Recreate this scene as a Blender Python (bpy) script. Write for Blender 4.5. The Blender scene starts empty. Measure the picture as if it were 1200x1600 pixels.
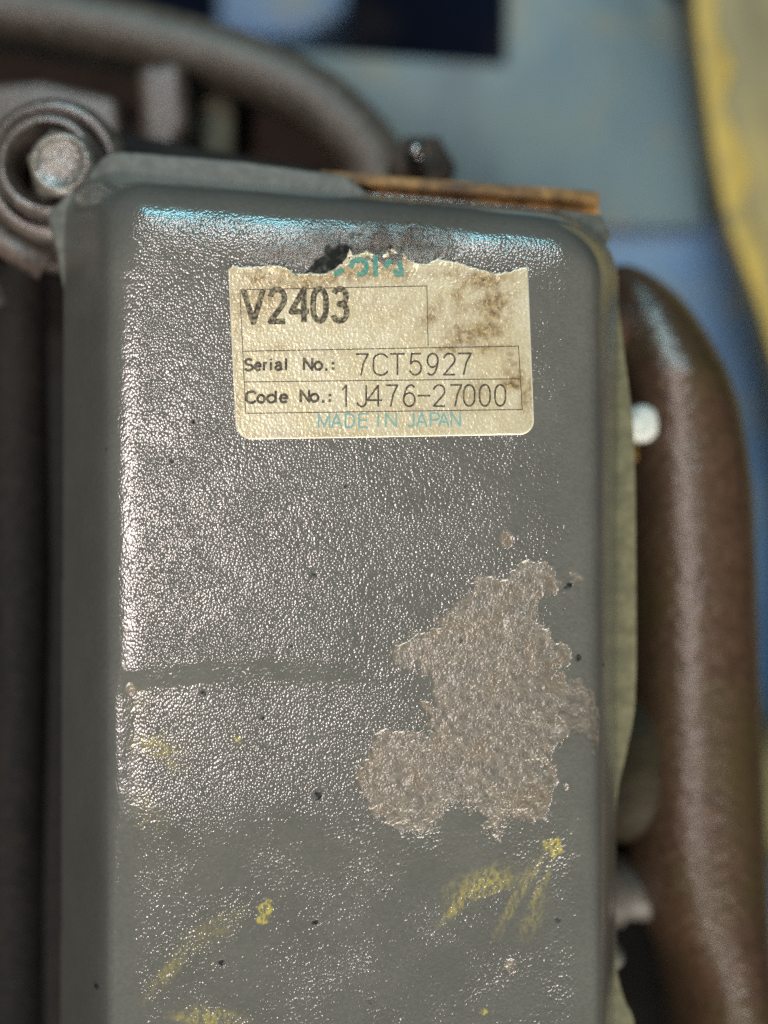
import bpy, bmesh, math, random
import numpy as np
from mathutils import Vector, geometry, Matrix
R = math.radians
S = bpy.context.scene
COL = S.collection
MM = 0.001

# ---------------------------------------------------------------- camera
CAM_D = 300.0                       # mm from the cover face to the lens
KPX = 0.128                         # mm of cover face per photograph pixel
cd = bpy.data.cameras.new('camera'); cam = bpy.data.objects.new('camera', cd); COL.objects.link(cam)
cam.location = (0, 0, CAM_D*MM)
cd.sensor_fit = 'HORIZONTAL'; cd.sensor_width = 25.6; cd.lens = 50.0
cd.clip_start = 0.01; cd.clip_end = 50
cd.dof.use_dof = True; cd.dof.focus_distance = 0.300; cd.dof.aperture_fstop = 3.7
S.camera = cam

# ---------------------------------------------------------------- light: a workshop lamp overhead, daylight from the far side
S.view_settings.view_transform = 'Standard'
S.view_settings.look = 'None'
S.view_settings.exposure = 0.0
S.cycles.use_denoising = False        # the grain of the paint is finer than a denoiser keeps
S.cycles.sample_clamp_direct = 3.0; S.cycles.sample_clamp_indirect = 2.0
W = bpy.data.worlds.new('World'); S.world = W; W.use_nodes = True
W.node_tree.nodes['Background'].inputs[0].default_value = (0.86, 0.87, 0.84, 1)
W.node_tree.nodes['Background'].inputs[1].default_value = 0.05

def area(name, loc, target, sx, sy, power, col):
    d = bpy.data.lights.new(name, 'AREA'); d.shape = 'RECTANGLE'; d.size = sx; d.size_y = sy
    d.energy = power; d.color = col
    o = bpy.data.objects.new(name, d); COL.objects.link(o)
    o.location = loc
    v = Vector(target) - Vector(loc)
    o.rotation_euler = v.to_track_quat('-Z', 'Y').to_euler()
    return o
area('overhead_lamp', (-0.375, -0.02, 1.0), (0, 0, 0), 0.17, 0.24, 4.9, (1.0, 0.86, 0.81))
area('far_lamp', (-0.05, 0.60, 0.84), (0, 0, 0), 0.44, 0.085, 5.4, (1.0, 0.93, 0.90))
area('window_light', (-0.03, 0.95, 0.72), (0, 0, 0), 0.46, 0.08, 5.4, (0.34, 0.86, 1.0))
area('fill_light', (0.35, -1.5, 0.66), (0, 0, 0), 1.8, 1.0, 66.0, (1.0, 0.965, 0.87))  # broad fill lamp added on the near side to lift the diffuse light

# ---------------------------------------------------------------- helpers
def P(px, py, z=0.0):
    """millimetre position of something seen at (px, py) of the photograph and lying at height z"""
    f = KPX*(CAM_D - z)/CAM_D
    return ((px-600.0)*f, (800.0-py)*f, z)
def P2(px, py, z=0.0):
    return P(px, py, z)[:2]

def tag(o, label=None, cat=None, group=None, kind=None):
    if label: o['label'] = label
    if cat: o['category'] = cat
    if group: o['group'] = group
    if kind: o['kind'] = kind
    return o
def empty(name, loc_mm, label, cat, group=None):
    o = bpy.data.objects.new(name, None); COL.objects.link(o)
    o.location = Vector(loc_mm)*MM
    o.empty_display_size = 0.005
    return tag(o, label, cat, group)
def mesh_obj(name, verts, faces, m, parent=None, smooth=True):
    """verts in world millimetres"""
    me = bpy.data.meshes.new(name)
    off = Vector((0, 0, 0))
    if parent is not None:
        p = parent
        while p is not None:
            off += p.location; p = p.parent
    vs = [((v[0]*MM-off.x), (v[1]*MM-off.y), (v[2]*MM-off.z)) for v in verts]
    me.from_pydata(vs, [], [tuple(f) for f in faces])
    me.update()
    if smooth:
        me.polygons.foreach_set('use_smooth', [True]*len(me.polygons))
    me.materials.append(m)
    o = bpy.data.objects.new(name, me); COL.objects.link(o)
    if parent is not None: o.parent = parent
    return o
def finish(o, bevel=0.0, seg=3, angle=35, subsurf=0):
    if bevel:
        b = o.modifiers.new('bevel', 'BEVEL'); b.width = bevel*MM; b.segments = seg
        b.limit_method = 'ANGLE'; b.angle_limit = R(angle); b.harden_normals = False
    if subsurf:
        s = o.modifiers.new('subsurf', 'SUBSURF'); s.levels = subsurf; s.render_levels = subsurf
    return o

def fillet(pts, radii, n=10):
    """rounded polygon (any winding) from corner points and radii"""
    out = []
    L = len(pts)
    for i in range(L):
        p = np.array(pts[i], float); a = np.array(pts[i-1], float); b = np.array(pts[(i+1) % L], float)
        r = radii[i] if hasattr(radii, '__len__') else radii
        if r <= 0: out.append(tuple(p)); continue
        u = (a-p)/np.linalg.norm(a-p); v = (b-p)/np.linalg.norm(b-p)
        ang = math.acos(max(-1, min(1, float(u@v))))
        d = r/math.tan(ang/2)
        lim = 0.49*min(np.linalg.norm(a-p), np.linalg.norm(b-p))
        if d > lim: d = lim; r = d*math.tan(ang/2)
        p0 = p+u*d; p1 = p+v*d
        c = p+(u+v)/np.linalg.norm(u+v)*(r/math.sin(ang/2))
        a0 = math.atan2(*(p0-c)[::-1]); a1 = math.atan2(*(p1-c)[::-1])
        da = (a1-a0+math.pi) % (2*math.pi)-math.pi
        for k in range(n+1):
            t = a0+da*k/n
            out.append((c[0]+r*math.cos(t), c[1]+r*math.sin(t)))
    return out

def extrude(name, poly, z0, z1, m, parent=None, bevel=0.0, seg=3, smooth=True):
    """prism over a polygon given in millimetres"""
    n = len(poly)
    a = sum(poly[i][0]*poly[(i+1) % n][1]-poly[(i+1) % n][0]*poly[i][1] for i in range(n))
    if a < 0: poly = poly[::-1]
    v = [(x, y, z0) for x, y in poly]+[(x, y, z1) for x, y in poly]
    f = [tuple(range(n-1, -1, -1)), tuple(range(n, 2*n))]
    f += [(i, (i+1) % n, n+(i+1) % n, n+i) for i in range(n)]
    return finish(mesh_obj(name, v, f, m, parent, smooth), bevel, seg)

def lathe(name, c, prof, m, parent=None, n=40, squash=None, hexed=None):
    """profile of (radius, z) revolved round the vertical axis through c; capped at both ends"""
    v, f = [], []
    for j, (r, z) in enumerate(prof):
        for i in range(n):
            t = 2*math.pi*i/n
            q = r
            if hexed and z < hexed: q = r*math.cos(R(30))/math.cos((t+R(12)) % R(60)-R(30))
            v.append((c[0]+q*math.cos(t), c[1]+q*math.sin(t), z))
    for j in range(len(prof)-1):
        for i in range(n):
            k = (i+1) % n
            f.append((j*n+i, j*n+k, (j+1)*n+k, (j+1)*n+i))
    f.append(tuple((len(prof)-1)*n+i for i in range(n)))
    f.append(tuple(range(n-1, -1, -1)))
    return mesh_obj(name, v, f, m, parent)

def sweep(name, path, rad, m, parent=None, n=20, flat=1.0):
    """tube along millimetre points; flat squeezes it in z"""
    pts = [np.array(p, float) for p in path]
    v, f = [], []
    for i, p in enumerate(pts):
        t = pts[min(i+1, len(pts)-1)]-pts[max(i-1, 0)]; t /= np.linalg.norm(t)
        side = np.cross(t, (0, 0, 1)); side /= np.linalg.norm(side)
        up = np.cross(side, t)
        r = rad[i] if hasattr(rad, '__len__') else rad
        for k in range(n):
            a = 2*math.pi*k/n
            v.append(tuple(p+side*r*math.cos(a)+up*r*flat*math.sin(a)))
    for i in range(len(pts)-1):
        for k in range(n):
            q = (k+1) % n
            f.append((i*n+k, i*n+q, (i+1)*n+q, (i+1)*n+k))
    f.append(tuple(range(n))); f.append(tuple((len(pts)-1)*n+k for k in range(n-1, -1, -1)))
    return mesh_obj(name, v, f, m, parent)

def catmull(pts, n=8):
    P_ = [np.array(p, float) for p in pts]; out = []
    for i in range(len(P_)-1):
        a, b, c, d = P_[max(i-1, 0)], P_[i], P_[i+1], P_[min(i+2, len(P_)-1)]
        for k in range(n):
            t = k/n
            out.append(tuple(0.5*((2*b)+(c-a)*t+(2*a-5*b+4*c-d)*t*t+(3*b-a-3*c+d)*t**3)))
    out.append(tuple(P_[-1]))
    return out

# numpy noise
def vnoise(x, y, scale, seed):
    rng = np.random.RandomState(seed); T = rng.rand(256, 256)
    X = x/scale+1000.3; Y = y/scale+1000.7
    xi = np.floor(X).astype(int); yi = np.floor(Y).astype(int)
    fx = X-xi; fy = Y-yi
    fx = fx*fx*(3-2*fx); fy = fy*fy*(3-2*fy)
    g = lambda a, b: T[a % 256, b % 256]
    return (g(xi, yi)*(1-fx)+g(xi+1, yi)*fx)*(1-fy)+(g(xi, yi+1)*(1-fx)+g(xi+1, yi+1)*fx)*fy
def fbm(x, y, scale, seed, octv=4):
    s = 0; a = 1; tot = 0
    for o in range(octv):
        s = s+a*(vnoise(x, y, scale/2**o, seed+o)-0.5); tot += a; a *= 0.55
    return s/tot*2
def seg_dist(x, y, poly, closed=True):
    d = np.full(x.shape, 1e9)
    n = len(poly)
    for i in range(n if closed else n-1):
        ax, ay = poly[i]; bx, by = poly[(i+1) % n]
        dx, dy = bx-ax, by-ay; L = dx*dx+dy*dy
        if L < 1e-12: continue
        t = np.clip(((x-ax)*dx+(y-ay)*dy)/L, 0, 1)
        d = np.minimum(d, (x-ax-t*dx)**2+(y-ay-t*dy)**2)
    return np.sqrt(d)
def inside(x, y, poly):
    r = np.zeros(x.shape, bool); n = len(poly); j = n-1
    for i in range(n):
        xi, yi = poly[i]; xj, yj = poly[j]
        if yi != yj:
            r ^= ((yi > y) != (yj > y)) & (x < (xj-xi)*(y-yi)/(yj-yi)+xi)
        j = i
    return r
def sdist(x, y, poly):
    d = seg_dist(x, y, poly)
    return np.where(inside(x, y, poly), -d, d)
def sstep(a, b, x):
    t = np.clip((x-a)/(b-a), 0, 1)
    return t*t*(3-2*t)

# ---------------------------------------------------------------- materials
class NT:
    def __init__(s, name):
        s.m = bpy.data.materials.new(name); s.m.use_nodes = True
        s.t = s.m.node_tree; s.b = s.t.nodes['Principled BSDF']
        s.co = s.t.nodes.new('ShaderNodeTexCoord').outputs['Object']
    def n(s, typ, **kw):
        nd = s.t.nodes.new(typ)
        for k, v in kw.items(): setattr(nd, k, v)
        return nd
    def link(s, a, b): s.t.links.new(a, b)
    def val(s, sock, v):
        if hasattr(v, 'is_output') or hasattr(v, 'links'): s.link(v, sock)
        else: sock.default_value = v
    def scaled(s, sx, sy, sz, rotz=0.0):
        mp = s.n('ShaderNodeMapping'); s.link(s.co, mp.inputs[0])
        mp.inputs['Scale'].default_value = (sx, sy, sz); mp.inputs['Rotation'].default_value = (0, 0, rotz)
        return mp.outputs[0]
    def noise(s, per_mm, detail=3.0, rough=0.55, vec=None, dist=0.0):
        """noise with features of about per_mm millimetres"""
        nd = s.n('ShaderNodeTexNoise'); s.link(vec or s.co, nd.inputs['Vector'])
        nd.inputs['Scale'].default_value = 1000.0/per_mm; nd.inputs['Detail'].default_value = detail
        nd.inputs['Roughness'].default_value = rough; nd.inputs['Distortion'].default_value = dist
        return nd.outputs['Fac']
    def voro(s, per_mm, vec=None, feature='SMOOTH_F1', smooth=0.6):
        nd = s.n('ShaderNodeTexVoronoi'); s.link(vec or s.co, nd.inputs['Vector'])
        nd.feature = feature; nd.inputs['Scale'].default_value = 1000.0/per_mm
        if feature == 'SMOOTH_F1': nd.inputs['Smoothness'].default_value = smooth
        return nd.outputs['Distance']
    def ramp(s, fac, stops):
        nd = s.n('ShaderNodeValToRGB'); s.link(fac, nd.inputs[0]); e = nd.color_ramp.elements
        while len(e) < len(stops): e.new(0.5)
        for el, (p, c) in zip(e, stops):
            el.position = p; el.color = (c, c, c, 1) if not hasattr(c, '__len__') else tuple(c)+(1,)
        return nd.outputs[0]
    def mix(s, fac, a, b):
        nd = s.n('ShaderNodeMix', data_type='RGBA')
        s.val(nd.inputs[0], fac)
        for sock, v in ((nd.inputs[6], a), (nd.inputs[7], b)):
            if hasattr(v, 'links'): s.link(v, sock)
            else: sock.default_value = tuple(v)+(1,)
        return nd.outputs[2]
    def math(s, op, a, b=0.0, c=None):
        nd = s.n('ShaderNodeMath', operation=op)
        s.val(nd.inputs[0], a); s.val(nd.inputs[1], b)
        if c is not None: s.val(nd.inputs[2], c)
        return nd.outputs[0]
    def attr(s, name):
        nd = s.n('ShaderNodeAttribute'); nd.attribute_name = name
        return nd.outputs['Fac']
    def bump(s, h, dist_mm, strength=1.0, prev=None):
        nd = s.n('ShaderNodeBump'); s.link(h, nd.inputs['Height'])
        s.val(nd.inputs['Strength'], strength); nd.inputs['Distance'].default_value = dist_mm*MM
        if prev is not None: s.link(prev, nd.inputs['Normal'])
        return nd.outputs[0]
    def out(s, **kw):
        names = {'color': 'Base Color', 'rough': 'Roughness', 'metal': 'Metallic', 'normal': 'Normal', 'coat': 'Coat Weight',
                 'coat_rough': 'Coat Roughness', 'spec': 'Specular IOR Level', 'coat_normal': 'Coat Normal'}
        for k, v in kw.items():
            sock = s.b.inputs[names[k]]
            if hasattr(v, 'links'): s.link(v, sock)
            elif hasattr(v, '__len__'): sock.default_value = tuple(v)+(1,)
            else: sock.default_value = v
        return s.m

def mat_cover():
    t = NT('cover_paint')
    edge = t.attr('edge')
    bare, yel, blk, grime = t.attr('bare'), t.attr('yellow'), t.attr('black'), t.attr('grime')
    var = t.noise(14, 3)
    base = t.mix(t.ramp(var, [(0.3, 0), (0.75, 1)]), (0.090, 0.0895, 0.078), (0.108, 0.107, 0.094))
    fine = t.noise(0.9, 4)
    base = t.mix(t.math('MULTIPLY', t.ramp(fine, [(0.40, 0), (0.62, 1)]), 0.30), base, (0.065, 0.064, 0.058))
    rust = t.noise(1.6, 5, 0.65)
    metal = t.mix(t.ramp(rust, [(0.3, 0), (0.7, 1)]), (0.110, 0.094, 0.073), (0.215, 0.192, 0.156))
    big = t.noise(9, 4, 0.6)
    metal = t.mix(t.math('MULTIPLY', t.ramp(big, [(0.50, 0), (0.66, 1)]), 0.45), metal, (0.165, 0.125, 0.080))
    old = t.noise(5, 5, 0.65)
    metal = t.mix(t.ramp(old, [(0.53, 0), (0.64, 0.6)]), metal, (0.125, 0.115, 0.10))
    metal = t.mix(t.ramp(t.noise(3.2, 5, 0.7), [(0.60, 0), (0.68, 0.5)]), metal, (0.38, 0.36, 0.32))
    c = t.mix(bare, base, metal)
    ym = t.math('MULTIPLY', yel, t.ramp(t.noise(0.75, 5, 0.7, t.scaled(1.0, 0.45, 1.0, R(-32))), [(0.42, 0.05), (0.56, 1)]))
    c = t.mix(ym, c, (0.36, 0.30, 0.075))
    gm = t.math('MULTIPLY', grime, t.ramp(t.noise(1.2, 4, 0.65), [(0.3, 0.2), (0.6, 1)]))
    c = t.mix(gm, c, (0.060, 0.042, 0.028))
    c = t.mix(blk, c, (0.011, 0.012, 0.011))
    # orange-peel grain of the thick paint, drawn out a little on the slant
    gv = t.scaled(1.0, 0.82, 1.0, R(-28))
    g1 = t.voro(0.50, gv, 'F1')
    g2 = t.noise(0.5, 2, 0.5, gv)
    g3 = t.noise(2.2, 2, 0.5)
    amp = t.ramp(t.noise(11, 3, 0.6), [(0.34, 0.42), (0.66, 1.0)])
    h = t.math('MULTIPLY', t.math('MULTIPLY', g1, g1), -0.9)
    h = t.math('ADD', h, t.math('MULTIPLY', g2, 0.35))
    h = t.math('ADD', h, t.math('MULTIPLY', g3, 0.8))
    amp = t.math('MULTIPLY', amp, t.math('MULTIPLY_ADD', edge, -0.80, 1.0))
    n1 = t.bump(h, 0.135, amp)
    mh = t.math('ADD', t.math('MULTIPLY', t.noise(0.7, 2, 0.5), 1.0), t.math('MULTIPLY', t.noise(2.6, 3, 0.55), 1.6))
    n2 = t.bump(mh, 0.095, bare, n1)
    n2 = t.bump(t.noise(1.6, 5, 0.65), 0.9, t.math('MULTIPLY', grime, 0.9), n2)
    rough = t.mix(bare, (0.15,)*3, (0.30,)*3)
    rough = t.mix(blk, rough, (0.7,)*3)
    t.out(color=c, rough=rough, normal=n2, spec=t.mix(blk, t.mix(grime, t.mix(bare, (1.0,)*3, (0.9,)*3), (0.7,)*3), (0.08,)*3), metal=t.math('MULTIPLY', bare, 0.2))
    return t.m
def mat_casting(name, dark, light, rough=0.42, bump=0.35, per=1.3, spec=0.5, tint=None):
    t = NT(name)
    a = t.noise(7, 4, 0.6); b = t.noise(per, 4, 0.65)
    c = t.mix(t.ramp(a, [(0.3, 0), (0.7, 1)]), dark, light)
    c = t.mix(t.math('MULTIPLY', t.ramp(b, [(0.42, 0), (0.66, 1)]), 0.6), c, tuple(x*1.9 for x in light))
    if tint: c = t.mix(t.ramp(t.noise(22, 3), [(0.48, 0), (0.66, 0.8)]), c, tint)
    n = t.bump(t.noise(per, 4, 0.6), bump, 0.9)
    n = t.bump(t.noise(per*4, 2, 0.5), bump*1.6, 0.6, n)
    return t.out(color=c, rough=rough, normal=n, spec=spec)
def mat_worn(name, c1, c2, c3, rough=0.55, per=30, edge=0.5, soft=0.13, spec=0.4):
    """old paint on steel plate: two shades of paint and rubbed bare patches"""
    t = NT(name)
    a = t.noise(per, 4, 0.6); b = t.noise(per*0.55, 5, 0.65, dist=0.6)
    c = t.mix(t.ramp(a, [(0.36, 0), (0.64, 1)]), c1, c2)
    c = t.mix(t.ramp(b, [(edge, 0), (edge+soft, 0.85)]), c, c3)
    st = t.noise(per*0.5, 5, 0.65, t.scaled(1.0, 0.28, 1.0, R(12)))
    c = t.mix(t.ramp(st, [(0.50, 0), (0.70, 0.55)]), c, tuple(x*0.45 for x in c1))
    c = t.mix(t.ramp(t.noise(per*0.4, 5, 0.7), [(0.60, 0), (0.70, 0.5)]), c, tuple(0.6*x+0.4*y for x, y in zip(c3, (0.16, 0.11, 0.07))))
    n = t.bump(t.noise(4, 4, 0.6), 0.3, 0.5)
    return t.out(color=c, rough=rough, normal=n, spec=spec)
def mat_label():
    t = NT('label_paper')
    dirt, edge = t.attr('dirt'), t.attr('edge')
    a = t.noise(9, 4, 0.6)
    c = t.mix(t.ramp(a, [(0.38, 0), (0.66, 1)]), (0.50, 0.44, 0.285), (0.575, 0.535, 0.405))
    fl = t.noise(0.35, 3, 0.6)
    c = t.mix(t.math('MULTIPLY', t.ramp(fl, [(0.40, 0), (0.62, 1)]), 0.45), c, (0.36, 0.285, 0.15))
    c = t.mix(t.math('MULTIPLY', t.ramp(dirt, [(0.08, 0), (0.75, 1)]), 0.75), c, (0.36, 0.26, 0.12))
    d1 = t.math('MULTIPLY', dirt, t.ramp(t.noise(1.3, 5, 0.7), [(0.41, 0), (0.58, 1)]))
    c = t.mix(t.math('MULTIPLY', d1, 0.9), c, (0.075, 0.045, 0.018))
    d2 = t.math('MULTIPLY', t.ramp(t.noise(5, 5, 0.7, dist=0.5), [(0.56, 0), (0.68, 0.5)]), t.math('ADD', dirt, 0.35))
    c = t.mix(d2, c, (0.26, 0.175, 0.06))
    c = t.mix(edge, c, (0.80, 0.77, 0.62))
    gv = t.scaled(1.0, 0.72, 1.0, R(-28))
    h = t.math('ADD', t.math('MULTIPLY', t.voro(0.62, gv), 0.6), t.math('MULTIPLY', t.noise(0.5, 3, 0.5), 0.8))
    h = t.math('ADD', h, t.math('MULTIPLY', t.noise(2.4, 2), 1.2))
    n = t.bump(h, 0.10, 1.0)
    return t.out(color=c, rough=0.22, normal=n, spec=0.9, metal=0.2)
def mat_ink(name, col, wear=0.5):
    t = NT(name)
    w = t.ramp(t.noise(0.5, 4, 0.6), [(0.44, 0), (0.66, wear)])
    c = t.mix(w, col, (0.40, 0.35, 0.20))
    gv = t.scaled(1.0, 0.72, 1.0, R(-28))
    h = t.math('ADD', t.math('MULTIPLY', t.voro(0.62, gv), 0.6), t.math('MULTIPLY', t.noise(0.5, 3, 0.5), 0.8))
    n = t.bump(h, 0.05, 1.0)
    return t.out(color=c, rough=0.45, normal=n, spec=0.3)

M = {}
M['cover'] = mat_cover()
M['flange'] = mat_casting('flange_paint', (0.050, 0.053, 0.043), (0.064, 0.067, 0.055), 0.5, 0.2, 2.4)
M['flange_olive'] = mat_casting('olive_flange_paint', (0.082, 0.074, 0.037), (0.096, 0.088, 0.046), 0.6, 0.06, 3)  # separate olive tone for the right-hand side flange
M['iron'] = mat_casting('dark_cast_iron', (0.040, 0.029, 0.024), (0.085, 0.064, 0.053), 0.38, 0.35, 1.6, 0.6)
M['pocket'] = mat_casting('shiny_pocket_iron', (0.045, 0.036, 0.030), (0.075, 0.062, 0.053), 0.32, 0.35, 2.8, 0.9)
M['iron_olive'] = mat_casting('olive_cast_iron', (0.050, 0.041, 0.032), (0.074, 0.062, 0.049), 0.46, 0.4, 2.6, 0.5)
M['iron_rib'] = mat_casting('dull_olive_iron', (0.050, 0.046, 0.032), (0.070, 0.064, 0.047), 0.75, 0.3, 3.0, 0.15)
M['iron_recess'] = mat_casting('dull_cast_iron', (0.028, 0.020, 0.015), (0.045, 0.034, 0.027), 0.75, 0.3, 2.0, 0.2)
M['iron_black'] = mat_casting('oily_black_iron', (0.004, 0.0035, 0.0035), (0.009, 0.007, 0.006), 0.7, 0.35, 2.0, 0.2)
M['manifold'] = mat_casting('brown_cast_iron', (0.034, 0.017, 0.009), (0.052, 0.029, 0.017), 0.34, 0.42, 1.9, 0.9, (0.048, 0.034, 0.012))
M['lug'] = mat_casting('olive_brown_iron', (0.014, 0.0095, 0.0035), (0.021, 0.015, 0.006), 0.65, 0.4, 2.0, 0.2)
M['bolt'] = mat_casting('grey_green_bolt_paint', (0.085, 0.080, 0.066), (0.125, 0.115, 0.097), 0.25, 0.75, 3.2, 1.0)
M['rust'] = mat_worn('rusty_steel', (0.055, 0.030, 0.013), (0.34, 0.185, 0.055), (0.13, 0.06, 0.02), 0.6, 9, 0.55)
M['nut_white'] = mat_casting('white_nut_paint', (0.40, 0.41, 0.37), (0.52, 0.53, 0.48), 0.45, 0.2, 2, 0.4)
M['brass'] = mat_casting('brass_stud', (0.20, 0.115, 0.022), (0.28, 0.17, 0.04), 0.4, 0.2, 2, 0.5)
M['nut_grey'] = mat_casting('dull_grey_nut', (0.06, 0.052, 0.043), (0.09, 0.078, 0.066), 0.5, 0.3, 2.4, 0.4)
M['polished'] = NT('bright_stud_steel').out(color=(0.75, 0.72, 0.70), metal=1.0, rough=0.22)
M['plate'] = mat_worn('worn_blue_grey_paint', (0.10, 0.155, 0.185), (0.135, 0.18, 0.18), (0.165, 0.175, 0.145), 0.5, 55, 0.50)
M['blue'] = mat_worn('blue_paint', (0.10, 0.185, 0.33), (0.13, 0.215, 0.34), (0.20, 0.225, 0.20), 0.5, 26, 0.53)
M['yellow'] = mat_worn('worn_yellow_paint', (0.17, 0.15, 0.070), (0.20, 0.175, 0.082), (0.30, 0.23, 0.07), 0.5, 60, 0.50, 0.25)
M['gold'] = mat_worn('golden_worn_paint', (0.42, 0.30, 0.065), (0.36, 0.265, 0.065), (0.19, 0.165, 0.075), 0.5, 30, 0.52, 0.12)
M['floor'] = mat_worn('dark_floor', (0.002, 0.003, 0.006), (0.003, 0.005, 0.013), (0.006, 0.004, 0.003), 0.9, 90, 0.60, 0.13, 0.05)
M['label'] = mat_label()
M['ink_black'] = mat_ink('black_ink', (0.022, 0.017, 0.014), 0.30)
M['ink_bold'] = mat_ink('bold_black_ink', (0.022, 0.016, 0.012), 0.55)
M['ink_teal'] = mat_ink('teal_ink', (0.03, 0.17, 0.14), 0.25)
M['ink_cyan'] = mat_ink('faded_teal_ink', (0.10, 0.26, 0.25), 0.35)

# ---------------------------------------------------------------- the valve cover: its surface as a height over the plan
H = 30.0                            # height of the cover above its flange
Ci = fillet([P2(164, 2060), P2(166, 271), P2(938, 329), P2(949, 2060)], [7, 7.5, 14, 8], 14)
Co = fillet([P2(92, 2080, -H), P2(100, 258, -H), P2(968, 336, -H), P2(960, 2080, -H)], [10, 12, 17, 12], 14)

def cover_z(x, y):
    """smooth shape of the cover: flat face, rounded shoulder, leaning walls"""
    w = sdist(x, y, Ci)
    do = seg_dist(x, y, Co)
    width = np.clip(do+w, 3.0, 18.0)
    # width of the wall near this point, and the roundness of the shoulder
    lx = np.clip((x+54)/14, 0, 1)
    ty = sstep(48, 62, y)
    rx = sstep(30, 44, x)
    r = 2.3*(1-lx)+2.8*lx
    r = r*(1-ty)+4.3*ty
    r = np.maximum(r, 2.6*rx)
    wall = width
    s = H/wall
    z = -s*(np.sqrt(w*w+r*r)+w)/2
    z += s*(np.sqrt(18.0**2+r*r)-18.0)/2            # far inside the face the shoulder has died away
    z = np.where(w < -18, 0, np.minimum(z, 0))
    return np.maximum(z, -H), w

def cover_dents(x, y):
    """slight waves of the pressed face"""
    px = x/KPX+600; py = 800-y/KPX
    z = 0
    # step below the glossy field, dying out to the right
    c1 = 1054+(px-400)**2*0.00045-6
    a1 = 0.78*(1-sstep(400, 640, px))
    z = z-a1*sstep(-22, 22, py-c1)*(1-sstep(30, 330, py-c1))
    # the face falls away towards the bottom, quickest in one band
    tab = np.arange(1000, 2200, 2.0)
    g = np.interp(tab, [1000, 1240, 1305, 1350, 1420, 2200], [0, 0, 0.105, 0.10, 0.008, 0.004])
    z = z-np.interp(py+0.03*(px-500), tab, np.cumsum(g)*2.0*KPX)
    z = z+0.10*fbm(x, y, 22, 5, 3)
    return z

BARE = [(720,205),(780,178),(850,190),(890,215),(880,250),(905,275),(880,312),(838,310),(812,350),(818,420),(860,450),(870,492),(920,490),(935,540),(915,600),(930,640),(975,625),(1030,680),(1055,760),(1055,850),(1030,900),(1005,850),(960,835),(910,850),(870,905),(835,920),(870,960),(893,1010),(885,1060),(850,1110),(850,1160),(800,1170),(740,1150),(712,1135),(690,1175),(655,1240),(610,1190),(622,1150),(590,1122),(552,1110),(540,1080),(490,1100),(440,1150),(430,1190),(370,1215),(300,1210),(240,1170),(240,1140),(180,1135),(150,1050),(135,1000),(180,920),(210,840),(260,808),(320,832),(372,822),(440,830),(385,800),(412,770),(360,720),(412,716),(440,745),(425,660),(415,620),(380,618),(372,580),(340,600),(308,590),(280,556),(290,510),(350,470),(470,436),(432,412),(480,380),(490,350),(560,310),(584,284),(562,270),(600,236),(650,242),(672,268),(712,248)]
BARE = [(500+u/2.4, 800+v/2.4) for u, v in BARE]
LABEL_TOP = [(357,423),(363,416),(378,417),(400,416.5),(431,415),(445,417),(456,426),(470,428),(484,426),(500,428),(514,424),(528,416),(540,406),(546,389),(552,398),(562,397),(573,391),(580,396),(590,399),(602,396),(607,389),(616,388),(624,395),(631,394),(638,406),(650,411),(666,413),(676,407),(686,403),(700,407),(719,411),(735,416),(750,419),(762,424),(772,428),(785,426),(798,424),(811,418),(825,415)]

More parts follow.
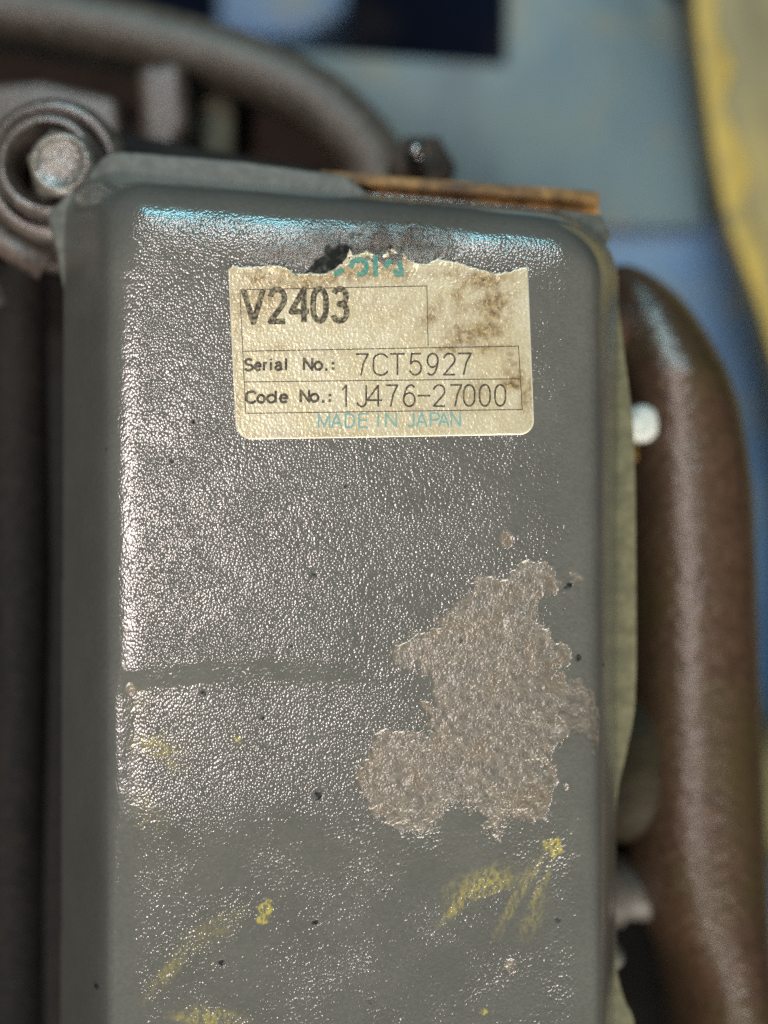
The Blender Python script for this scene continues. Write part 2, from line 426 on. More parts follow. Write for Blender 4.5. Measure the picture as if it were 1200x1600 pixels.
def build_cover():
    gx = np.concatenate([np.arange(-72.5, -56, 0.34), np.arange(-56, 58.01, 0.24)])
    gy = np.concatenate([-np.geomspace(118, 172, 46)[::-1][:-1], np.arange(-118, -103, 0.5), np.arange(-103, 80, 0.24)])
    X, Y = np.meshgrid(gx, gy)
    x, y = X.ravel(), Y.ravel()
    z, w = cover_z(x, y)
    face = sstep(-1.5, -9, w)
    px = x/KPX+600; py = 800-y/KPX
    z = z+cover_dents(x, y)*sstep(0, -6, w)
    # --- wear masks (paint lost, paint smeared on, dirt); pure colour of the thing
    wx = px+9*fbm(x, y, 3.0, 11)+7*fbm(x, y, 0.9, 12); wy = py+9*fbm(x, y, 3.0, 13)+7*fbm(x, y, 0.9, 14)
    sd = sdist(wx, wy, BARE)
    bare = sstep(1.8, -1.8, sd)
    bare = np.maximum(bare, sstep(0.38, 0.55, fbm(x, y, 1.3, 15, 4))*sstep(16, 4, sd)*0.9)
    bare = bare*(1-0.85*sstep(0.36, 0.5, fbm(x, y, 1.7, 16, 4))*sstep(-30, -8, sd))
    isl = fbm(x, y, 2.0, 21, 5)
    near = np.exp(-((px-792)/16)**2-((py-846)/26)**2)+0.75*np.exp(-((px-905)/34)**2-((py-905)/60)**2)+0.6*np.exp(-((px-560)/60)**2-((py-890)/30)**2*1.5)*0.5
    bare = np.maximum(bare, sstep(0.62, 0.80, near*0.9+0.35*isl))
    for cx, cy, r in ((798,1515,9),(202,1080,8),(840,1235,4),(885,1232,4),(700,820,3),(345,890,2.5)):
        d = np.hypot(px-cx, (py-cy)*0.8)+3*isl
        bare = np.maximum(bare, sstep(r+1.5, r-1.5, d))
    rag = 1+0.95*fbm(x, y, 1.3, 31, 4)
    blk = np.zeros_like(x)
    for cx, cy, r in ((498,1243,9),(318,1085,6),(490,900,6),(905,1028,7),(890,915,6),(873,1442,7),(490,1443,6),(345,1508,6),(582,1570,5),(952,1045,3.5),(410,1122,4),(162,700,3),(140,1556,6),(268,720,3.5),(302,660,3),(720,1000,3),(655,700,2.5),(455,1010,3),(600,1395,3),(770,1545,4),(540,760,3)):
        blk = np.maximum(blk, sstep(r*1.15, r*0.6, np.hypot(px-cx, py-cy)*rag))
    blk = blk*np.clip(0.80+1.1*fbm(x, y, 0.7, 45, 3), 0, 1)
    # soot blot over the torn top of the label and brown residue about it
    soot = [(470,432),(500,402),(510,388),(530,380),(545,384),(549,398),(540,412),(524,424),(500,436)]
    sdt = sdist(px+11*fbm(x, y, 1.6, 41, 5), py+11*fbm(x, y, 1.6, 42, 5), soot)
    blk = np.maximum(blk, sstep(5, -4, sdt)*np.clip(0.93+0.5*fbm(x, y, 0.9, 43, 3), 0, 1))
    blk = np.maximum(blk, 0.8*sstep(0.30, 0.55, fbm(x, y, 1.5, 44, 4)+0.25*np.exp(-((px-580)/110)**2-((py-380)/24)**2)-0.12)*np.exp(-((px-590)/110)**2-((py-378)/26)**2))
    grime = 0.95*np.exp(-((px-560)/95)**2-((py-385)/34)**2)+0.7*np.exp(-((px-655)/60)**2-((py-372)/36)**2)+0.25*np.exp(-((px-430)/50)**2-((py-395)/22)**2)
    grime = np.clip(grime*(0.9+0.7*fbm(x, y, 3, 51, 4)), 0, 1)
    grime = np.maximum(grime, 0.85*sstep(-3.5, -0.5, z+H)*0+0)
    # yellow paint smeared on
    yel = np.zeros_like(x)
    def blob(cx, cy, rx, ry, ang, amt, seed, sc=2.0):
        a = R(ang); u = (px-cx)*math.cos(a)+(py-cy)*math.sin(a); v = -(px-cx)*math.sin(a)+(py-cy)*math.cos(a)
        f = np.exp(-(u/rx)**2-(v/ry)**2)
        stre = fbm(u*0.35, v*1.6, sc*6, seed, 4)
        return 0.72*amt*np.clip(f*1.25+0.85*stre*np.sqrt(f)-0.14, 0, 1)
    for b in ((752,1385,52,22,-18,0.8,61),(712,1418,34,10,-50,0.8,62),(765,1378,25,14,-60,0.65,63),(822,1390,62,6,-62,0.65,64),(846,1392,44,6,-66,0.8,65),
              (800,1412,70,5,-64,0.5,66),(835,1440,40,14,-60,0.35,67),(240,1168,38,18,8,0.62,68),(262,1190,28,8,30,0.4,69),(265,1515,60,12,-52,0.42,70),
              (325,1460,60,18,-35,0.28,71),(320,1595,52,15,3,0.75,72),(215,1100,18,28,0,0.22,73),(230,1270,25,40,-30,0.2,74)):
        yel = np.maximum(yel, blob(*b))
    for cx, cy, r, s in ((865,1327,17,81),(415,1424,13,82),(372,1155,6,83),(757,1585,6,84),(410,1440,8,85),(420,1412,6,86)):
        d = np.hypot(px-cx, py-cy)*(1+0.6*fbm(x, y, 1.4, s, 3))
        yel = np.maximum(yel, 0.95*sstep(r*1.1, r*0.7, d))
    # --- relief of those marks
    lump = fbm(x, y, 2.2, 91, 4)
    z = z-0.16*bare+bare*0.20*lump+bare*0.10*fbm(x, y, 0.9, 92, 3)
    rim = np.exp(-((sd-1.5)/3.0)**2)
    z = z+0.09*rim*np.clip(0.55+1.3*fbm(x, y, 2.0, 93, 3), -0.1, 1.5)
    z = z+grime*0.55*(fbm(x, y, 2.6, 94, 4)+0.25)
    z = z-0.12*blk*(np.hypot(px-510, py-405) > 60)
    z = z+0.035*fbm(x, y, 1.5, 95, 3)*(w < 6)
    ok = inside(x, y, Co)
    idx = -np.ones(len(x), int)
    nx, ny = len(gx), len(gy)
    okg = ok.reshape(ny, nx)
    q = okg[:-1, :-1] & okg[1:, :-1] & okg[:-1, 1:] & okg[1:, 1:]
    I = np.arange(nx*ny).reshape(ny, nx)
    quads = np.stack([I[:-1, :-1][q], I[:-1, 1:][q], I[1:, 1:][q], I[1:, :-1][q]], 1)
    used = np.unique(quads); idx[used] = np.arange(len(used))
    quads = idx[quads]
    co = np.stack([x, y, z], 1)[used]*MM
    return co, quads, {k: a[used] for k, a in dict(bare=bare, yellow=yel, black=blk, grime=grime, edge=sstep(-9.0, -3.5, w)*(0.75+0.25*sstep(45, 55, y))).items()}

def fast_mesh(name, co, quads, attrs, m):
    me = bpy.data.meshes.new(name)
    me.vertices.add(len(co)); me.vertices.foreach_set('co', co.astype(np.float32).ravel())
    n = len(quads); k = quads.shape[1]
    me.loops.add(n*k); me.loops.foreach_set('vertex_index', quads.astype(np.int32).ravel())
    me.polygons.add(n); me.polygons.foreach_set('loop_start', np.arange(0, n*k, k, dtype=np.int32))
    me.polygons.foreach_set('use_smooth', np.ones(n, bool))
    me.update(calc_edges=True)
    for a, v in attrs.items():
        at = me.attributes.new(a, 'FLOAT', 'POINT'); at.data.foreach_set('value', v.astype(np.float32))
    me.materials.append(m)
    return me

cover = empty('valve_cover', (0, 0, 0), 'dark grey painted engine valve cover with a torn serial label and a bare worn patch', 'valve cover')
co, quads, at = build_cover()
shell = bpy.data.objects.new('cover_shell', fast_mesh('cover_shell', co, quads, at, M['cover'])); COL.objects.link(shell); shell.parent = cover

fl_in = [(x, y) for x, y in Co]
fl = [P2(*p, -H) for p in ((900,420),(956,372),(940,336),(900,330.5),(760,318.5),(575,302),(540,274),(380,252))]
fl += catmull([P2(*p, -H) for p in ((210,238),(170,240),(140,268),(100,308),(72,336))], 5)
fl += [P2(*p, -H) for p in ((86,385),(102,470),(104,1500),(104,2110),(900,2110),(930,1200))]
extrude('flange', fl, -H-6, -H+0.4, M['flange'], cover, bevel=0.9, seg=3)
fl = catmull([P2(*p, -H) for p in ((948,400),(960,440),(976,560),(990,690),(993,900),(992,1090),(978,1175),(963,1250),(960,1370),(962,1500),(975,1560),(992,1610),(996,1800),(990,2080))], 6)
fl += [P2(*p, -H) for p in ((902,2100),(920,1200),(930,500))]
extrude('side_flange', fl, -H-6, -H+0.7, M['flange_olive'], cover, bevel=0.9, seg=3)

# ---------------------------------------------------------------- serial label
LZ = 0.16
def sheet_z(pts):
    a = np.array(pts, float); x, y = a[:, 0], a[:, 1]
    z, w = cover_z(x, y)
    z = z+cover_dents(x, y)*sstep(0, -6, w)
    dt = seg_dist(x, y, TEAR, False)
    z = z+0.45*np.exp(-(dt/0.9)**2)*np.clip(fbm(x, y, 3, 7, 3)+0.25, 0, 1)
    return z+LZ
random.seed(4)
top = []
for (a, b) in zip(LABEL_TOP[:-1], LABEL_TOP[1:]):
    n = 4
    for k in range(n):
        t = k/n
        top.append((a[0]+(b[0]-a[0])*t+random.uniform(-.5, .5), a[1]+(b[1]-a[1])*t+random.uniform(-1.2, 1.2)))
top.append(LABEL_TOP[-1])
TEAR = [P2(*p) for p in top]
lower = fillet([(826,414),(835,679),(369,687),(356,424)], [0, 22, 26, 0], 8)
outline = top+[p for p in lower[1:-1]]
outline = [P2(*p) for p in outline]

def cdt(verts, faces, keep_types=1):
    v, e, f, ov, oe, of = geometry.delaunay_2d_cdt([Vector(p) for p in verts], [], faces, keep_types, 1e-6)
    return v, f, of

def build_label():
    step = 0.42
    a = np.array(outline)
    xs = np.arange(a[:, 0].min()+step, a[:, 0].max(), step); ys = np.arange(a[:, 1].min()+step, a[:, 1].max(), step)
    X, Y = np.meshgrid(xs, ys); X = X.ravel(); Y = Y.ravel()
    ok = inside(X, Y, outline) & (seg_dist(X, Y, outline) > step*0.45)
    pts = list(outline)+list(zip(X[ok], Y[ok]))
    v, f, _ = cdt(pts, [list(range(len(outline)))])
    v = np.array([tuple(p) for p in v])
    z = sheet_z(v)
    px = v[:, 0]/KPX+600; py = 800-v[:, 1]/KPX
    d = seg_dist(v[:, 0], v[:, 1], outline)
    dt = seg_dist(v[:, 0], v[:, 1], [P2(*p) for p in top], False)
    dirt = np.zeros(len(v))
    def b(cx, cy, rx, ry, amt, ang=0):
        r_ = R(ang); u = (px-cx)*math.cos(r_)+(py-cy)*math.sin(r_); w_ = -(px-cx)*math.sin(r_)+(py-cy)*math.cos(r_)
        return amt*np.exp(-(u/rx)**2-(w_/ry)**2)
    for q in ((755,435,38,17,1.0),(765,478,36,30,1.0),(745,515,42,18,1.0),(718,470,14,40,0.7),(725,530,30,12,0.8),(672,490,14,30,0.75,35),(805,580,16,22,1.0),(800,600,20,10,0.8),
              (765,545,40,10,0.6),(800,560,10,30,0.6),(700,545,22,9,0.8),(738,610,28,22,0.5),(820,625,10,30,0.5),(430,432,70,24,0.8),(390,470,45,40,0.6),(372,620,10,50,0.4),(830,600,6,60,0.5),(480,680,120,7,0.4),(520,425,70,18,1.0),(470,440,50,16,0.9),(610,405,50,14,0.9),
              (600,420,60,22,0.55),(700,425,40,14,0.5),(430,545,40,14,0.3),(500,550,60,10,0.25),(630,425,22,16,0.5),(370,560,8,90,0.25),(560,470,100,40,0.2),(690,640,90,18,0.22)):
        dirt = np.maximum(dirt, b(*q))
    dirt = np.clip(dirt*(0.85+0.9*fbm(v[:, 0], v[:, 1], 2.5, 17, 4)), 0, 1)
    edge = 0.75*np.exp(-(d/0.22)**2)*np.where(dt < 0.8, np.clip(0.5+fbm(v[:, 0], v[:, 1], 2, 19, 3), 0, 1), 0.8)
    tri = np.array([list(t) for t in f])
    # a thin skirt gives the sheet its thickness
    n = len(outline); base = len(v)
    co = np.concatenate([np.column_stack([v, z]), np.column_stack([v[:n], sheet_z(v[:n])-LZ-0.15])])
    sk = []
    for i in range(n):
        j = (i+1) % n
        sk += [(i, j, base+j), (i, base+j, base+i)]
    tri = np.concatenate([tri, np.array(sk)])
    ex = np.zeros(n)
    return co*MM, tri, dict(dirt=np.concatenate([dirt, ex]), edge=np.concatenate([edge, ex+0.6]))
co, tri, at = build_label()
label = bpy.data.objects.new('serial_label', fast_mesh('serial_label', co, tri, at, M['label'])); COL.objects.link(label); label.parent = cover
tag(label, 'cream serial number label with a torn top edge and brown stains')

# --- print: monoline characters on a 0..1 by 0..1 body (y up)
def arc(cx, cy, rx, ry, a0, a1, n=14):
    return [(cx+rx*math.cos(R(a0+(a1-a0)*i/n)), cy+ry*math.sin(R(a0+(a1-a0)*i/n))) for i in range(n+1)]
G = {
 'V': [[(0,1),(.5,0),(1,1)]],
 '2': [arc(.5,.72,.48,.28,165,0,12)+arc(.5,.72,.48,.30,-8,-35,3)+[(.02,0),(1,0)]],
 '4': [[(.74,0),(.74,1),(0,.30),(1,.30)]],
 '0': [arc(.5,.62,.48,.38,0,180,12)+arc(.5,.38,.48,.38,180,360,12)+[(.98,.62)]],
 '3': [arc(.45,.75,.45,.25,150,-80,14)+[(.40,.53)]+arc(.45,.27,.50,.27,85,-155,16)],
 '7': [[(0,1),(1,1),(.62,.55),(.42,0)]],
 'C': [arc(.55,.68,.53,.32,25,180,10)+arc(.55,.32,.53,.32,180,335,10)],
 'T': [[(0,1),(1,1)],[(.5,1),(.5,0)]],
 '5': [[(.92,1),(.16,1),(.08,.52)]+arc(.47,.33,.48,.33,125,-155,18)],
 '9': [arc(.5,.68,.46,.32,0,360,20),[(.96,.68),(.90,.40),(.70,.12),(.48,0),(.25,.0),(.08,.08)]],
 '1': [[(.22,.80),(.55,1),(.55,0)]],
 'J': [[(.85,1),(.85,.25)]+arc(.45,.25,.40,.25,0,-165,10)],
 '6': [arc(.5,.32,.46,.32,0,360,20),[(.04,.32),(.10,.60),(.30,.88),(.52,1),(.75,1),(.92,.90)]],
 '-': [[(0,.5),(1,.5)]],
 'M': [[(0,0),(0,1),(.5,.1),(1,1),(1,0)]],
 'A': [[(0,0),(.5,1),(1,0)],[(.2,.33),(.8,.33)]],
 'D': [[(0,0),(0,1),(.45,1)]+arc(.45,.5,.52,.5,80,-80,12)+[(.45,0),(0,0)]],
 'E': [[(1,1),(0,1),(0,0),(1,0)],[(0,.52),(.85,.52)]],
 'I': [[(.5,0),(.5,1)]],
 'N': [[(0,0),(0,1),(1,0),(1,1)]],
 'P': [[(0,0),(0,1),(.6,1)]+arc(.6,.74,.40,.26,85,-85,10)+[(.6,.48),(0,.48)]],
 'S': [arc(.5,.76,.46,.24,30,180,8)+arc(.5,.76,.46,.24,200,262,4)+arc(.5,.25,.48,.25,80,-20,7)+arc(.5,.25,.48,.25,-40,-160,8)],
 'e': [[(.06,.36),(.92,.36)]+arc(.49,.34,.44,.34,10,320,18)],
 'r': [[(.2,.68),(.2,0)],[(.2,.40),(.35,.60),(.55,.67),(.85,.64)]],
 'i': [[(.5,0),(.5,.68)],[(.5,.90),(.5,1)]],
 'a': [arc(.45,.50,.36,.18,160,10,10)+[(.82,.12),(.95,0)],arc(.42,.20,.34,.20,60,360,14)+[(.80,.36)]],
 'l': [[(.5,0),(.5,1)]],
 'o': [arc(.5,.34,.45,.34,0,360,20)],
 'd': [[(.92,1),(.92,0)],arc(.48,.34,.44,.34,0,360,20)],
 '.': [[(.35,.0),(.65,.0)]],
 ':': [[(.35,.08),(.65,.08)],[(.35,.55),(.65,.55)]],
}
def print_obj(name, chars, width_px, m, lab, lift=0.0, clip=None, closed_fix=True):
    """chars: list of polylines already in photograph pixels; unions them into one clean sheet lying on the label"""
    verts, faces = [], []
    hw = width_px/2
    for pl in chars:
        pl = [np.array(p, float) for p in pl]
        q = [pl[0]]
        for p in pl[1:]:
            if np.linalg.norm(p-q[-1]) > 0.15: q.append(p)
        pl = [q[0]]
        for p in q[1:]:
            k = max(1, int(np.linalg.norm(p-pl[-1])/9)); a = pl[-1]
            pl += [a+(p-a)*i/k for i in range(1, k+1)]
        if len(pl) < 2: continue
        for a, b in zip(pl[:-1], pl[1:]):
            t = (b-a)/np.linalg.norm(b-a); nrm = np.array((-t[1], t[0]))
            a2, b2 = a-t*hw*0.25, b+t*hw*0.25
            i = len(verts)
            verts += [tuple(a2+nrm*hw), tuple(a2-nrm*hw), tuple(b2-nrm*hw), tuple(b2+nrm*hw)]
            faces.append([i, i+1, i+2, i+3])
        for p in pl[1:-1]:
            i = len(verts); k = 8
            verts += [tuple(p+hw*0.985*np.array((math.cos(2*math.pi*j/k+.2), math.sin(2*math.pi*j/k+.2)))) for j in range(k)]
            faces.append(list(range(i, i+k)))
    # orient every loop the same way and go to millimetres
    vm = [P2(*p) for p in verts]; ff = []
    for f in faces:
        a = sum(vm[f[i-1]][0]*vm[f[i]][1]-vm[f[i]][0]*vm[f[i-1]][1] for i in range(len(f)))
        ff.append(f if a > 0 else f[::-1])
    v, f, of = cdt(vm, ff, 0)
    f = [t for t, src in zip(f, of) if len(src)]
    v = np.array([tuple(p) for p in v])
    z = sheet_z(v)+0.035+lift
    tri = []
    for t in f:
        c = v[list(t)].mean(0)
        if clip is not None:
            p = (c[0]/KPX+600, 800-c[1]/KPX)
            if p[1] < np.interp(p[0], [q[0] for q in LABEL_TOP], [q[1] for q in LABEL_TOP])+clip: continue
        tri.append(tuple(t))
    o = mesh_obj(name, np.column_stack([v, z]).tolist(), tri, m, label)
    return tag(o, lab)
def line_of(text, boxes, ybase, h, slope=0.0, x0=0.0):
    """text placed by each character's x-range; ybase is the baseline at x0, drifting by slope"""
    out = []
    for ch, (a, b) in zip(text, boxes):
        for pl in G[ch]:
            out.append([(a+(b-a)*x, ybase+slope*(a+(b-a)*x-x0)-h*y) for x, y in pl])
    return out
SL = -0.016
# model number
out = line_of('V2403', [(381,411),(422,445),(455,482),(489,510),(521,543)], 503, 50, -0.01, 381)
out = [[(x, y+(1.2 if i == 0 else 0)) for x, y in pl] for i, pl in enumerate(out)]
print_obj('model_number', out, 8.8, M['ink_bold'], 'bold black model number V2403')
print_obj('serial_number', line_of('7CT5927', [(556,575),(583,605),(610,632),(640,659),(667,685),(693,711),(716,736)], 586.5, 33, SL*0.4, 556), 2.7, M['ink_black'], 'thin black serial number 7CT5927')
print_obj('code_number', line_of('1J476-27000', [(531,549),(557,575),(574,597),(603,621),(630,649),(653,672),(677,695),(704,721),(724,742),(749,766),(773,790)], 635.5, 33, SL*0.3, 531), 2.7, M['ink_black'], 'thin black code number 1J476-27000')
bx = [(383,395),(398,408),(411,418),(420,427),(430,441),(443,451)]
o1 = line_of('Serial', bx, 579, 17.5, SL, 383)+line_of('No.:', [(475,488),(491,504),(505,515),(515,526)], 578, 17.5, SL, 475)
print_obj('serial_caption', o1, 4.0, M['ink_black'], 'caption reading Serial No.:')
o2 = line_of('Code', [(385,399),(402,414),(417,432),(437,450)], 629.5, 17.5, SL, 385)+line_of('No.:', [(470,483),(485,498),(500,510),(510,521)], 628, 17.5, SL, 470)
print_obj('code_caption', o2, 4.0, M['ink_black'], 'caption reading Code No.:')
o3 = line_of('MADEINJAPAN', [(498,515),(518,534),(540,554),(561,575),(588,594),(603,619),(637,648),(651,667),(673,686),(686,701),(705,719)], 668.5, 21, -0.012, 498)
print_obj('origin_line', o3, 2.6, M['ink_cyan'], 'faded teal line MADE IN JAPAN')
# what the tear leaves of the teal maker's name
def z4(pts): return [(440+u/4.0, 330+v/4.0) for u, v in pts]
logo = [z4([(50,352),(75,372),(110,392)]), z4([(330,384),(352,390),(380,365)]),
        z4([(432,350),(445,318),(480,300),(520,312),(532,345),(525,378),(500,396),(478,392)]),
        z4([(585,280),(588,404)]), z4([(652,350),(665,320),(700,303),(735,320),(748,360),(748,404)]), z4([(708,394),(748,392)]), z4([(706,388),(722,372)])]
print_obj('maker_name', logo, 7.6, M['ink_teal'], 'teal lower halves of the torn maker name', clip=0.5, lift=0.06)
# ruled frame
rules = [[(375,453),(667,447)],[(375,453),(384,646)],[(667,447),(669,541.5)],[(379,549),(810,541)],[(810,541),(816,640)],[(381,597),(813,592)],[(384,646),(816,640)]]
print_obj('ruled_frame', rules, 1.25, M['ink_black'], 'thin black ruled frame of the label', lift=-0.006)

# ---------------------------------------------------------------- bolt at the top left corner, in its cast pocket
head_casting = empty('cylinder_head', P(60, 800, -70), 'dark oily cast iron cylinder head below and left of the grey cover', 'cylinder head')
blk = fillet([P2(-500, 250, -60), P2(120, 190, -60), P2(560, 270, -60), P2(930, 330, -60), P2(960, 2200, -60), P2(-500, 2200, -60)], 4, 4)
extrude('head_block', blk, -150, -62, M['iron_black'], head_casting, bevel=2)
deck = fillet([P2(-60, 330, -45), P2(10, 225, -45), P2(110, 170, -45), P2(190, 240, -45), P2(120, 420, -45), P2(20, 400, -45), P2(-60, 440, -45)], 4, 5)
extrude('bolt_deck', deck, -66, -56, M['iron'], head_casting, bevel=1.5)
c = P2(74, 258, -37)
px_mm = KPX*1.12
lathe('bolt_pocket', c, [(17.0,-60),(16.6,-42.5),(15.2,-40.0),(13.4,-39.4),(12.7,-46),(12.0,-46),(11.6,-37.4),(10.9,-35.8),(9.6,-35.4),(9.1,-36.4),(8.8,-52.0),(0.5,-52.2)], M['pocket'], head_casting, n=64)
bolt = empty('cover_bolt', P(92, 252, -40), 'round headed bolt at the top left corner of the grey cover', 'bolt')
bc = P2(93, 252, -28)
hexs = []
r6 = 6.9
lathe('bolt_head', bc, [(8.3,-51),(8.3,-31.6),(8.2,-31.2),(7.0,-29.7),(6.4,-28.9),(5.7,-28.5),(5.3,-29.0),(2.5,-28.8),(0.3,-28.7)], M['bolt'], bolt, n=60, hexed=-30.5)
lathe('washer', P2(84, 254, -38), [(4.0,-52.1),(7.9,-51.9),(8.0,-50.4),(7.7,-50.1),(4.0,-50.1)], M['bolt'], bolt, n=48)
# ribs of the casting lower left of the bolt
for k, (a, b, r) in enumerate((((-40,330),(70,420),3.0),((-60,300),(-10,480),3.2))):
    sweep('casting_rib', [P(*a, -44), P((a[0]+b[0])/2-8, (a[1]+b[1])/2+6, -43), P(*b, -45)], r, M['iron'], head_casting, 14)
# side of the head: dull vertical ribs in the dark
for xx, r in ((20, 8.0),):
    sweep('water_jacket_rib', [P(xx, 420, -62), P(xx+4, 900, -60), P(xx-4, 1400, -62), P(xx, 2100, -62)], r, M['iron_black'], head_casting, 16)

# ---------------------------------------------------------------- flywheel housing at the top left
hous = empty('flywheel_housing', P(250, 150, -100), 'dark brown cast housing with an arched rim behind the valve cover', 'engine housing')
arch = [(-260,-50),(-120,-12),(0,16),(130,38),(260,68),(380,104),(480,150),(545,202),(585,255),(600,330)]
poly = [P2(x, y, -100) for x, y in arch]+[P2(600,420,-100), P2(-260,420,-100)]
extrude('housing_plate', poly, -140, -122, M['iron_recess'], hous, bevel=1.5)
sweep('rim', [P(x, y, -104) for x, y in catmull([a for a in arch], 6)], [8.8]*(6*9+1), M['iron_olive'], hous, 24, 1.0)
extrude('boss', fillet([P2(x, y, -84) for x, y in ((206,92),(284,82),(292,190),(262,246),(214,232))], 3.5, 6), -123, -88, M['iron'], hous, bevel=6.2, seg=7)
rb = [P2(x, y, -84) for x, y in ((296,70),(356,88),(350,260),(296,260))]
extrude('rib', rb, -123, -106, M['iron_rib'], hous, bevel=3, seg=5)
pad = fillet([P2(-200,140,-90), P2(60,122,-90), P2(180,150,-90), P2(195,300,-90), P2(-200,320,-90)], 3, 4)
extrude('mounting_pad', pad, -119, -92, M['iron'], hous, bevel=2)

# ---------------------------------------------------------------- rusty plate under the top edge
plate = [P2(*p, -40) for p in ((500,266),(560,270),(640,277),(760,286),(880,294),(937,300),(936,352),(930,420),(900,430),(500,330))]
rp = empty('gasket_plate', P(760, 300, -41), 'rusty orange brown steel strip along the top of the grey cover', 'steel plate')
extrude('steel_strip', plate, -43, -40, M['rust'], rp, bevel=0.4)
lip = [P2(*p, -37) for p in ((560,272),(760,288),(934,302),(934,318),(760,305),(560,288))]
extrude('lip', lip, -40, -37.6, M['rust'], rp, bevel=0.5)
# shiny stud poking up behind it
st = empty('threaded_stud', P(650, 240, -60), 'small shiny stud standing behind the rusty strip', 'stud')
lathe('stud_shaft', P2(650, 236, -55), [(2.9,-80),(2.9,-57),(2.6,-55),(1.7,-53.6),(0.3,-53.0)], M['polished'], st, 24)
lathe('stud_nut', P2(660, 250, -66), [(8.6,-84),(8.6,-73),(7.4,-71.4),(3.2,-71)], M['iron_recess'], st, 6)

# ---------------------------------------------------------------- brown manifold on the right
mani = empty('intake_manifold', P(1080, 900, -90), 'rough brown cast iron manifold running down the right of the valve cover', 'manifold')
secs = [(425,935,985),(445,925,1022),(480,920,1062),(520,920,1090),(560,925,1112),(600,930,1130),(650,935,1146),(750,940,1163),(870,945,1170),(1000,948,1174),(1150,950,1180),(1300,955,1186),(1390,980,1189),(1470,1022,1191),(1600,1048,1197),(1800,1058,1204),(2150,1062,1212)]
dense = catmull([(y, a, b) for y, a, b in secs], 5)
v, f = [], []
NS = 36
for i, (y, a, b) in enumerate(dense):
    zc = -84; zr = 33.0*min(1.0, 0.35+0.65*math.sqrt(min(1, max(0, (y-425)/170))))
    A = P(a, y, zc)[0]; B = P(b, y, zc)[0]; yy = P(a, y, zc)[1]
    for k in range(NS):
        t = 2*math.pi*k/NS
        cx, sx = math.cos(t), math.sin(t)
        e = 0.95
        v.append(((A+B)/2+(B-A)/2*math.copysign(abs(cx)**e, cx), yy, zc+zr*math.copysign(abs(sx)**e, sx)))
for i in range(len(dense)-1):
    for k in range(NS):
        q = (k+1) % NS
        f.append((i*NS+k, (i+1)*NS+k, (i+1)*NS+q, i*NS+q))
f.append(tuple(range(NS))); f.append(tuple((len(dense)-1)*NS+k for k in range(NS-1, -1, -1)))
mesh_obj('manifold_body', v, f, M['manifold'], mani)
# mounting lugs swelling out under each nut
def lug(cx, cy, rx, ry, z, h, m):
    v, f = [], []; n = 28; rings = 9
    C = P(cx, cy, z); kx = KPX*(CAM_D-z)/CAM_D
    for j in range(rings):
        a = j/(rings-1)*math.pi/2
        for i in range(n):
            t = 2*math.pi*i/n
            v.append((C[0]+rx*kx*math.cos(a)**0.7*math.cos(t), C[1]+ry*kx*math.cos(a)**0.7*math.sin(t), z-h+h*math.sin(a)**0.8 if j else z-h))
    for j in range(rings-1):
        for i in range(n):
            k = (i+1) % n
            f.append((j*n+i, j*n+k, (j+1)*n+k, (j+1)*n+i))
    f.append(tuple(range(n-1, -1, -1)))
    return mesh_obj('lug', v, f, m, mani)
lug(950, 505, 66, 80, -54, 34, M['manifold'])
lug(1006, 1205, 124, 150, -56, 34, M['lug'])
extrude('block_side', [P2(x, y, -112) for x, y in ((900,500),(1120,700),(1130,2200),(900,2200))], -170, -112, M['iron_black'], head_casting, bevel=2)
def stud_nut(px, py, z, r, label, mt, m_stud=None, oy=0):
    e = empty('manifold_nut', P(px, py, z-8), label, 'nut')
    lathe('nut_body', P2(px, py, z), [(r*0.96, z-14), (r, z-2.0), (r*0.9, z-0.6), (r*0.62, z), (r*0.3, z+0.2)], mt, e, 28)
    if m_stud: lathe('stud', P2(px-4, py+oy, z-6), [(r*0.8, z-26), (r*0.8, z-7), (r*0.6, z-6), (0.3, z-5.8)], m_stud, e, 24)
    return e
stud_nut(1006, 661, -54, 4.4, 'white painted nut with a brass stud beside the cover', M['nut_white'], M['brass'], 40)
e = empty('manifold_bolt', P(960, 1395, -60), 'grey bolt sticking out sideways low on the brown manifold', 'bolt')
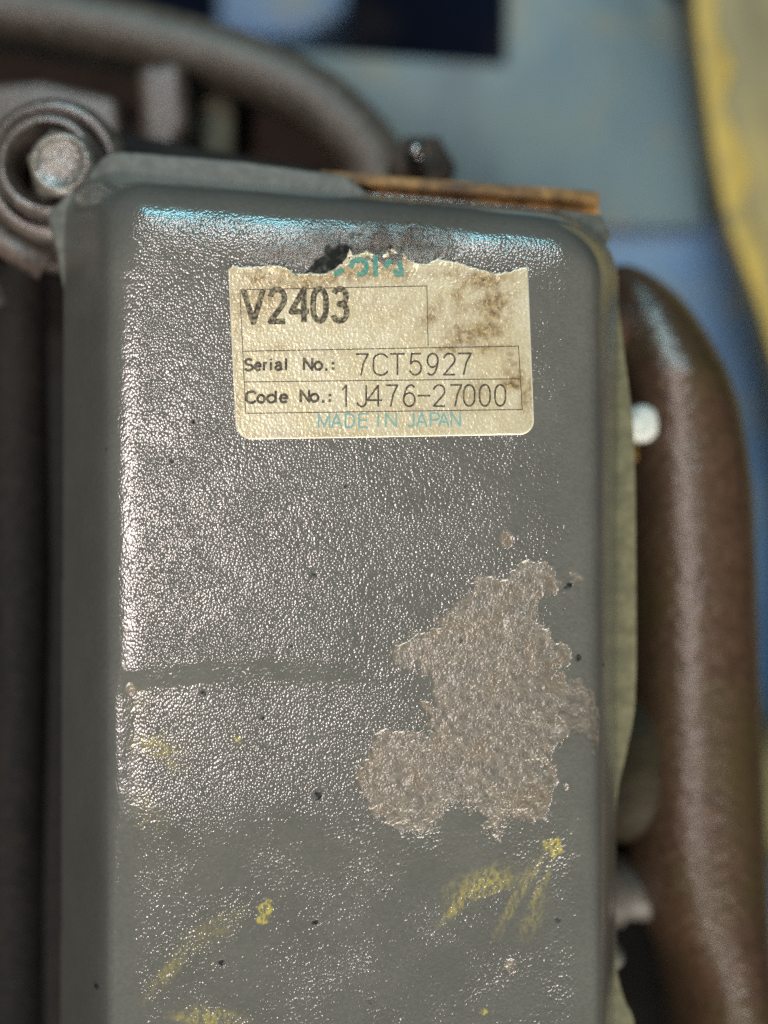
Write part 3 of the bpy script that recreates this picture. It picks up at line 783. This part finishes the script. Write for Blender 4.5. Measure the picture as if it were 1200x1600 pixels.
sweep('bolt_shank', [P(880, 1392, -72), P(1006, 1395, -72), P(1022, 1395.5, -72), P(1031, 1396, -72), P(1036, 1396, -72)], [6.6, 6.6, 6.2, 4.6, 1.5], M['nut_grey'], e, 24)
sweep('bolt_collar', [P(915, 1392, -72), P(974, 1393, -72), P(981, 1393.5, -72)], [8.8, 8.8, 7.4], M['nut_grey'], e, 6)
stud_nut(960, 1500, -44, 2.6, 'small grey nut against the lower edge of the cover', M['nut_grey'])

# ---------------------------------------------------------------- engine stand and floor behind
def slab(name, pts, z0, z1, m, label, cat, bevel=1.5, kind=None):
    o = extrude(name, [P2(x, y, z1) for x, y in pts], z0, z1, m, None, bevel)
    return tag(o, label, cat, None, kind)
slab('painted_plate', [(350,70),(560,84),(790,100),(792,-60),(1000,-60),(1066,14),(1090,120),(1105,352),(560,352),(350,352)], -200, -190, M['plate'],
     'worn blue grey steel plate behind the rusty strip', 'steel plate')
beam = empty('stand_beam', P(1160, 500, -176), 'worn yellow painted beam at the right edge', 'beam')
edge = catmull([(1078,-60),(1082,0),(1090,80),(1100,150),(1110,225),(1124,300),(1138,355),(1154,400),(1188,490),(1224,620)], 4)
extrude('beam_plate', [P2(x, y, -160) for x, y in edge+[(1252,900),(1227,1080),(1190,1190),(1192,1290),(1242,1420),(1440,2400),(1440,-400),(1086,-400)]], -176, -160, M['yellow'], beam, bevel=2.5)
random.seed(9)
inner = [(x+random.uniform(30, 62), y+4) for x, y in edge[::3]]
extrude('worn_lip', [P2(x+3, y, -157) for x, y in edge]+[P2(x, y, -157) for x, y in inner[::-1]], -159.5, -157.5, M['gold'], beam, bevel=1.0)
slab('blue_stand', [(860,350),(1200,330),(1330,700),(1330,2400),(860,2400)], -235, -196, M['blue'],
     'chipped blue painted frame right of the brown manifold', 'frame', 3)
slab('stand_channel', [(340,-160),(560,-160),(540,20),(470,60),(340,60)], -290, -250, M['blue'], 'blue steel channel in the dark gap at the top', 'channel', 3)
fl_ = [(-3000,-3000),(3000,-3000),(3000,3000),(-3000,3000)]
tag(mesh_obj('floor', [(x, y, -420) for x, y in fl_], [(0,1,2,3)], M['floor'], None), 'dark shop floor below the engine', None, None, 'structure')
